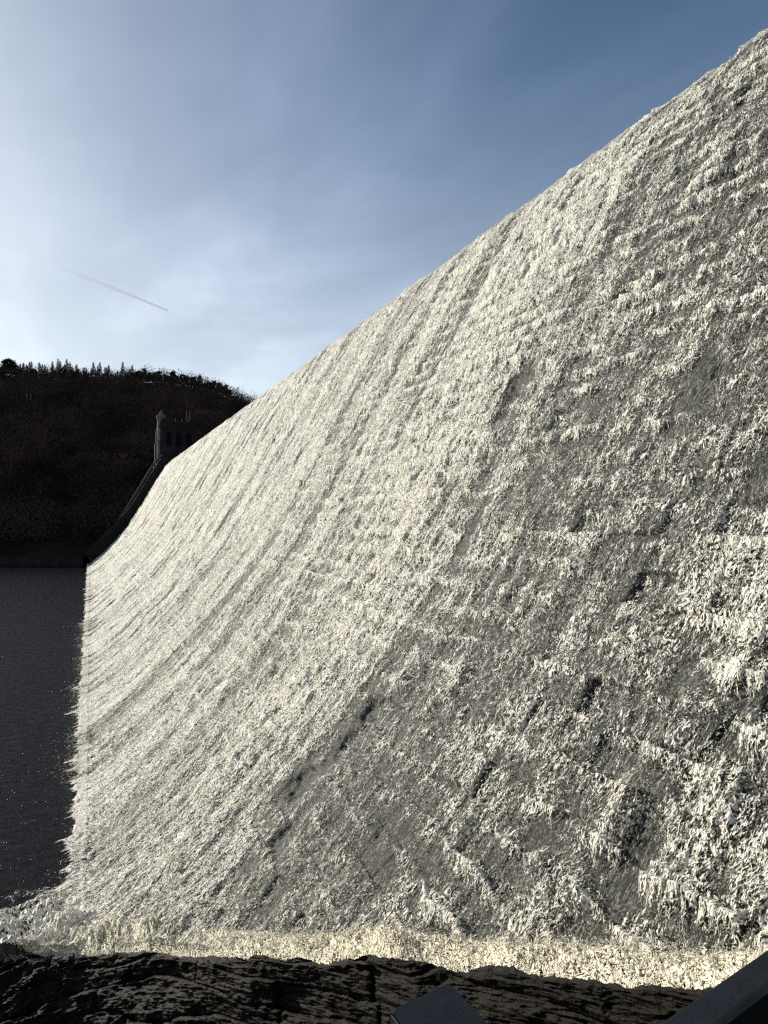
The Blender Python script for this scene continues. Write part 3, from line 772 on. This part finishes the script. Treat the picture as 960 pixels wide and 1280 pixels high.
hh = hh * (np.interp(S_ , kD[0], kD[1]) / 20) * (.5 + 1.0 * sstep(.3, .7, fbm(arcs * .45, W_ * .5, 2, 431)))
rib[..., 2] += (hh * .85 - .14) * sstep(-20, 60, S_) - .35 * sstep(60, -20, S_)
rib[..., 1] += .2 * bulge * (fbm(arcs * 2.5, W_ * 6, 3, 441) - .5)
fdn = 1.05 + .5 * (fbm(wa * 1.4, wb * 1.4, 3, 471) - .5) - .25 * sstep(.22, .0, W_) - .3 * sstep(.85, 1.0, W_) + .3 * (ridged(wa * 4, wb * 4, 2, 472) - .45)
fm = mesh_np('gutter_foam', rib.reshape(-1, 3), grid_faces(n_w, n_s), M['froth'], attrs={'dens': fdn.ravel()}, uv=np.stack([wa, wb * 2.3], -1).reshape(-1, 2))
tag(fm, 'thick cream foam boiling along the foot of the falling water', 'foam', kind='stuff')

def tufts(name, cents, size, up, mat, label, cat, seed, elong=(1.5, 4.0)):
    r2 = np.random.default_rng(seed); n = len(cents)
    q = r2.normal(size=(n, 3)); ax = up + q * .55; ax /= np.linalg.norm(ax, axis=1)[:, None]
    sd = np.cross(ax, r2.normal(size=(n, 3))); sd /= np.linalg.norm(sd, axis=1)[:, None]; s2 = np.cross(ax, sd)
    s = size[:, None]; l = s * r2.uniform(*elong, n)[:, None]
    P = [cents - ax * l * .5]
    for k in range(4):
        a = math.pi / 2 * k; P.append(cents + (sd * math.cos(a) + s2 * math.sin(a)) * s)
    P.append(cents + ax * l)
    V = np.stack(P, 1).reshape(-1, 3)
    f = np.array([(0, 2, 1), (0, 3, 2), (0, 4, 3), (0, 1, 4), (5, 1, 2), (5, 2, 3), (5, 3, 4), (5, 4, 1)])
    Fc = (np.arange(n)[:, None, None] * 6 + f[None]).reshape(-1, 3)
    o = mesh_np(name, V, Fc, mat); tag(o, label, cat, kind='stuff'); return o
r2 = np.random.default_rng(99)
n = 7000
si = r2.integers(0, n_s, n); wi = np.clip((r2.beta(2, 2, n) * n_w).astype(int), 0, n_w - 1)
c = rib[wi, si]; c = c + r2.normal(size=(n, 3)) * .03
hgt = r2.exponential(.036, n) * (.2 + 2.0 * sstep(.35, .7, fbm(arcs[0, si] * .9, arcs[0, si] * 0, 3, 451)))
c[:, 2] += hgt + .02; Dd = c[:, 0] * SY + c[:, 1] * CY
tufts('foam_spikes', c, r2.uniform(.006, .020, n) * (Dd / 14), np.array([-.25, -.2, 1.0]), M['spray'], 'spiky cream splashes thrown up from the foaming gutter', 'spray', 1, (.9, 2.6))
# droplets flying off the face
n = 60000
ph = r2.uniform(PHI[0] + .12, PHI[-1] + .0, n); vv_ = np.interp(ph, PHI, VV)
X = PX(vv_); lo = np.maximum(.6 * np.maximum(X, 0), np.interp(X, [-2.2, 0, 2.0, 3.6, 4.9, 5.75, 7.35, 8.3, 9.5, 12], [27.6, 26.4, 23.2, 19.4, 16.5, 13.8, 9.9, 7.4, 5.6, 4.0]))
u_ = lo * (60 / lo) ** (r2.random(n) ** 1.3)
dd_ = density(u_, vv_); hh_, lip_, _, _ = sheet_h(u_, vv_, dd_)
keepm = (dd_ > .1) & (r2.random(n) < np.clip(.35 + .6 * (hh_ - .05) / .2 + 4 * lip_, .05, 1)) & (vv_ > .3)
u_, vv_, hh_ = u_[keepm], vv_[keepm], hh_[keepm]
hq = hh_ + .02 + r2.exponential(.035, len(u_))
c = np.stack([PX(vv_) + NX(vv_) * hq, u_, PZ(vv_) + NZ(vv_) * hq], -1)
Dd = c[:, 0] * SY + c[:, 1] * CY
tg = np.stack([-NZ(vv_), 0 * vv_, NX(vv_)], -1)
tufts('spray_drops', c, r2.uniform(.004, .011, len(c)) * np.clip(Dd / 13, .5, 2.0), tg, M['spray'], 'fine white drops flying off the falling water', 'spray', 2, (1.5, 5))

n = 9000
u_ = 25 * (110 / 25) ** r2.random(n); k_ = vn(u_ * .45, u_ * 0, 17)
c = np.stack([-.15 - r2.exponential(.27, n) * (.35 + 1.4 * k_), u_, H0 + .03 + r2.exponential(.13, n)], -1)
tufts('toe_spray', c, r2.uniform(.004, .013, n) * np.clip(u_ / 30, 1, 2.2), np.array([-1.0, 0, .5]), M['spray'], 'white droplets feathering out over the pool along the foot of the fall', 'spray', 3, (1.5, 5))

# splash fan where the curtain meets the pool at the near left corner
n_a, n_b = 420, 260
sa = np.linspace(-4.2, 1.2, n_a)[None, :] + 0 * np.zeros((n_b, 1)); tb = np.linspace(0, 1, n_b)[:, None] + 0 * sa; sb = 25.5 - .48 * sa + tb * 7.0
q1 = fbm(sa * 1.6 + 2 * fbm(sa * .6, sb * .6, 2, 5), sb * 1.6, 5, 511, .6)
env = sstep(-4.2, -1.8, sa + 1.1 * (fbm(sb * .7, sa * .3, 2, 77) - .5) * 2) * sstep(.9, .15, tb + (-sa) * .06 + .5 * (fbm(sa * .8, sb * .8, 3, 79) - .5))
zz = H0 - .10 + .95 * env * q1 + .30 * env * ridged(sa * 2.2, sb * 2.2, 3, 521)
dn = .10 + .75 * env + .25 * (fbm(sa * .9, sb * .9, 3, 531) - .5)
sf = mesh_np('corner_splash', np.stack([sa, sb, np.maximum(zz, H0 - .12 + .0 * zz)], -1).reshape(-1, 3), grid_faces(n_b, n_a), M['sheet'],
             attrs={'dens': dn.ravel()}, uv=np.stack([sa * .5 + 50, sb * .8 + sa * .4], -1).reshape(-1, 2))
tag(sf, 'swirling foam fan where the falling water meets the dark pool', 'foam', kind='stuff')

# ------------------------------------------------------------------ added bank left of the frame, out of view, to shade rail and post
SUN_AZ, SUN_EL = R(37), R(21)                        # azimuth left of +Y
S = np.array([-math.sin(SUN_AZ) * math.cos(SUN_EL), math.cos(SUN_AZ) * math.cos(SUN_EL), math.sin(SUN_EL)])
edge = []
for (px, t) in [(-200, 11), (0, 11.0), (112, 12.0), (300, 14.5), (500, 17.5), (720, 20.5), (930, 23.0)]:
    k = P3(np.array(px), np.interp(px, kerb[:, 0], kerb[:, 1]), np.interp(px, kD[0], kD[1]))
    edge.append(k + S * t)
edge = np.array(edge); edge[:4, 2] = [-15, -15, -14, -12.5]
SHADE_DZ = -.05
tail = np.array([[-4.6, 21.0, 4.6], [-6.2, 14.5, 8.0], [-9, 8, 9.5], [-12, 0, 10.0], [-14, -12, 10.0]])
tops = np.array([[-5.9, 14.5, 3.3], [-5.2, 9.3, 4.2], [-7, 4, 5.0], [-9, -2, 6.0], [-12, -10, 6.0]])
tt_ = np.linspace(0, len(tops) - 1, 260); T = np.stack([np.interp(tt_, np.arange(len(tops)), tops[:, i]) for i in range(3)], -1)
T[:, 2] += .10 * (fbm(tt_ * 6, tt_ * 0, 4, 611) - .5)
rows = [T]
for (k, dz) in ((.6, -.3), (1.0, -4.0), (1.6, -9), (2.2, -16)):
    q = T.copy(); q[:, 0] -= k * .8; q[:, 1] += .0; q[:, 2] = np.maximum(q[:, 2] + dz, -16); rows.append(q)
front = T.copy(); front[:, 0] += .15; front[:, 2] = -16
rows = [front] + rows
Bk = np.stack(rows)
bk = mesh_np('shade_blocker', Bk.reshape(-1, 3), grid_faces(len(rows), 260), M['bank'], smooth=False); tag(bk, kind='structure')

# ------------------------------------------------------------------ viewer's platform, rail, post
mb = MB(); mb.box((-1.0, -3.2, -2.0), (9, 5.2, .6), rz=-YAW)
tag(mb.build('path', M['path']), kind='structure')
# ground rising from the apron to the platform (out of frame below)
# parapet rail lower right
a = np.array(pt(815, 1280, 1.76)); bq = np.array(pt(960, 1181, 2.1)); dv = (bq - a); dv /= np.linalg.norm(dv)
up = Vector((0, 0, 1)); dvv = Vector(dv); side = dvv.cross(up).normalized(); nrm_ = side.cross(dvv).normalized()
rail = empty('handrail', tuple(a)); tag(rail, 'dark grey flat steel handrail slanting up out of the lower right corner', 'handrail')
def bar(mb, s0, s1, o0, o1, z0, z1):
    P = []
    for s_ in (s0, s1):
        for (o_, z_) in ((o0, z0), (o1, z0), (o1, z1), (o0, z1)):
            P.append(dvv * s_ + side * o_ + nrm_ * z_)
    n = len(mb.v); mb.v += [tuple(p) for p in P]
    mb.f += [tuple(n + q for q in f) for f in ((0, 1, 2, 3), (7, 6, 5, 4), (0, 4, 5, 1), (1, 5, 6, 2), (2, 6, 7, 3), (3, 7, 4, 0))]
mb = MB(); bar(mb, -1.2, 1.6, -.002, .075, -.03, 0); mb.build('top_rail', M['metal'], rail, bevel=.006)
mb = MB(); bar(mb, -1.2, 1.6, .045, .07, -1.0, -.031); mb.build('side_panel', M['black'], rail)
# post with a flat cap
cpos = np.array(pt(553, 1262, 1.80))
post = empty('steel_post', (cpos[0], cpos[1], -1.7)); tag(post, 'square dark steel post with a flat round cornered cap at the bottom edge', 'post')
V0 = [Vector(pt(488, 1257, 1.80)), Vector(pt(561, 1223, 1.93)), Vector(pt(640, 1306, 1.74)), Vector(pt(560, 1352, 1.62))]
cen = sum(V0, Vector()) / 4; z = cen.z
V0 = [Vector((p.x, p.y, p.z)) for p in V0]
o3 = Vector(post.location)
def rounded(P, r, n=5):
    out = []
    for i in range(len(P)):
        a, c, e_ = P[i - 1], P[i], P[(i + 1) % len(P)]
        p0 = c + (a - c).normalized() * r; p1 = c + (e_ - c).normalized() * r
        for k in range(n + 1):
            t = k / n; out.append(p0 * (1 - t) ** 2 + c * 2 * t * (1 - t) + p1 * t * t)
    return out
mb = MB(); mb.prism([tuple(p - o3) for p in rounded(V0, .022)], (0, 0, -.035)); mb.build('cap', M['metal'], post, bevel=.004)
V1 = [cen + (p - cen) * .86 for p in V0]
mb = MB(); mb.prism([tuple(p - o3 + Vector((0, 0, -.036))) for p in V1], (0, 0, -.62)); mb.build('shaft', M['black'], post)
d1 = (V0[3] - V0[0]).normalized(); sdv = d1.cross(Vector((0, 0, 1))).normalized()
mb = MB(); s0 = V0[0] + d1 * .012 - o3; s1_ = V0[3] - o3
sgn = -1 if (V0[1] - V0[0]).dot(sdv) > 0 else 1
mb.prism([tuple(s0 + sdv * sgn * .0045 + Vector((0, 0, -.003))), tuple(s1_ + sdv * sgn * .0045 + Vector((0, 0, -.003))), tuple(s1_ + sdv * sgn * .0045 + Vector((0, 0, -.022))), tuple(s0 + sdv * sgn * .0045 + Vector((0, 0, -.022)))], tuple(sdv * sgn * .003))
mb.build('trim', M['metal_bright'], post)

# ------------------------------------------------------------------ contrail
def contrail():
    m, nt = new_mat('contrail_ice'); b = NB(nt)
    at = b.n('ShaderNodeAttribute', attribute_name='fade').outputs['Fac']
    df = b.n('ShaderNodeBsdfDiffuse', i_Color=rgba(.9, .9, .9)); tl = b.n('ShaderNodeBsdfTranslucent', i_Color=rgba(.9, .9, .9))
    ad = b.n('ShaderNodeMixShader', i_0=.5); nt.links.new(df.outputs[0], ad.inputs[1]); nt.links.new(tl.outputs[0], ad.inputs[2])
    tp = b.n('ShaderNodeBsdfTransparent'); mx = b.n('ShaderNodeMixShader', i_0=at); nt.links.new(tp.outputs[0], mx.inputs[1]); nt.links.new(ad.outputs[0], mx.inputs[2])
    b.out(mx.outputs[0])
    n = 60; k = 8; V = []; fd = []
    A = np.array(pt(-40, 285, 21000)); B = np.array(pt(209, 388, 20000)); dr = (B - A) / np.linalg.norm(B - A)
    s = np.cross(dr, [0, 0, 1]); s /= np.linalg.norm(s); t = np.cross(s, dr)
    for i in range(n):
        q = i / (n - 1); c = A + (B - A) * q + t * 12 * math.sin(q * 9); r = 60 * (1 - q) + 22
        for j in range(k):
            a_ = 2 * math.pi * j / k; V.append(c + (s * math.cos(a_) + t * math.sin(a_)) * r); fd.append((.01 + .45 * sstep(.25, 1.0, q) ** 1.5))
    Fc = [(i * k + j, i * k + (j + 1) % k, (i + 1) * k + (j + 1) % k, (i + 1) * k + j) for i in range(n - 1) for j in range(k)]
    return mesh_np('contrail', np.array(V), np.array(Fc), m, attrs={'fade': np.array(fd)})
tag(contrail(), 'thin white aircraft contrail high in the left of the sky', 'contrail')

# ------------------------------------------------------------------ sun and sky
sl = bpy.data.lights.new('sun', 'SUN'); sun = bpy.data.objects.new('sun', sl); COL.objects.link(sun)
sl.energy = 5.0; sl.angle = R(.5); sl.color = (1.0, .945, .84)
sun.rotation_euler = Vector(tuple(S)).to_track_quat('Z', 'Y').to_euler()
w = bpy.data.worlds.new('World'); scene.world = w; w.use_nodes = True
nt = w.node_tree; nt.nodes.clear(); b = NB(nt)
sky = b.n('ShaderNodeTexSky', sky_type='NISHITA', sun_disc=False, sun_elevation=SUN_EL, sun_rotation=-SUN_AZ,
          altitude=200, air_density=1.0, dust_density=.6, ozone_density=2.0)
g = b.n('ShaderNodeTexCoord').outputs['Generated']
sep = b.n('ShaderNodeSeparateXYZ'); nt.links.new(g, sep.inputs[0])
zc = b.math('MAXIMUM', sep.outputs[2], .06)
cxn = b.math('DIVIDE', sep.outputs[0], zc); cyn = b.math('DIVIDE', sep.outputs[1], zc)
cmb = b.n('ShaderNodeCombineXYZ'); nt.links.new(cxn, cmb.inputs[0]); nt.links.new(cyn, cmb.inputs[1])
c1 = b.noise(b.mapping(cmb.outputs[0], (.55, .22, 1), rot=(0, 0, .5)), 1.0, 5.0, .55, .5)
c2 = b.noise(b.mapping(cmb.outputs[0], (1.4, .35, 1), rot=(0, 0, -.35), loc=(3, 1, 0)), 1.0, 4.0, .5, .4)
cl = b.math('MULTIPLY', b.mapr(c1, .38, .75, smooth=True), b.mapr(c2, .25, .75, .35, 1.0, smooth=True))
dt = b.n('ShaderNodeVectorMath', operation='DOT_PRODUCT'); nt.links.new(g, dt.inputs[0]); dt.inputs[1].default_value = tuple(float(q) for q in S)
fwd = b.math('POWER', b.math('MAXIMUM', dt.outputs['Value'], 0.0), 5.0)
low = b.mapr(sep.outputs[2], .05, .55, 1.0, 0.0, smooth=True)
veil = b.math('ADD', b.math('MULTIPLY', fwd, .95), b.math('MULTIPLY', low, .55))
CLOUD = b.math('ADD', b.math('MULTIPLY', cl, b.math('ADD', .13, b.math('MULTIPLY', veil, .6))), b.math('MULTIPLY_ADD', veil, .62, .0), clamp=True)
hs = b.n('ShaderNodeHueSaturation', i_Saturation=1.06, i_Color=sky.outputs[0])
mixn = b.n('ShaderNodeVectorMath', operation='SCALE'); nt.links.new(hs.outputs[0], mixn.inputs[0])
mul = b.math('ADD', 1.0, b.math('MULTIPLY', cl, .9)); nt.links.new(mul, mixn.inputs['Scale'])
cc = b.mixc(CLOUD, mixn.outputs[0], rgba(12.4, 12.9, 13.4))
bg = b.n('ShaderNodeBackground', i_Color=cc, i_Strength=.072)
o = b.n('ShaderNodeOutputWorld'); nt.links.new(bg.outputs[0], o.inputs[0])

# ------------------------------------------------------------------ render settings
scene.render.engine = 'CYCLES'
scene.view_settings.view_transform = 'Standard'; scene.view_settings.look = 'None'
scene.view_settings.exposure = 0.30; scene.view_settings.gamma = 1
scene.cycles.use_denoising = False; scene.cycles.filter_width = 1.3; scene.cycles.sample_clamp_indirect = 4
scene.cycles.transparent_max_bounces = 8; scene.cycles.max_bounces = 5; scene.cycles.diffuse_bounces = 3
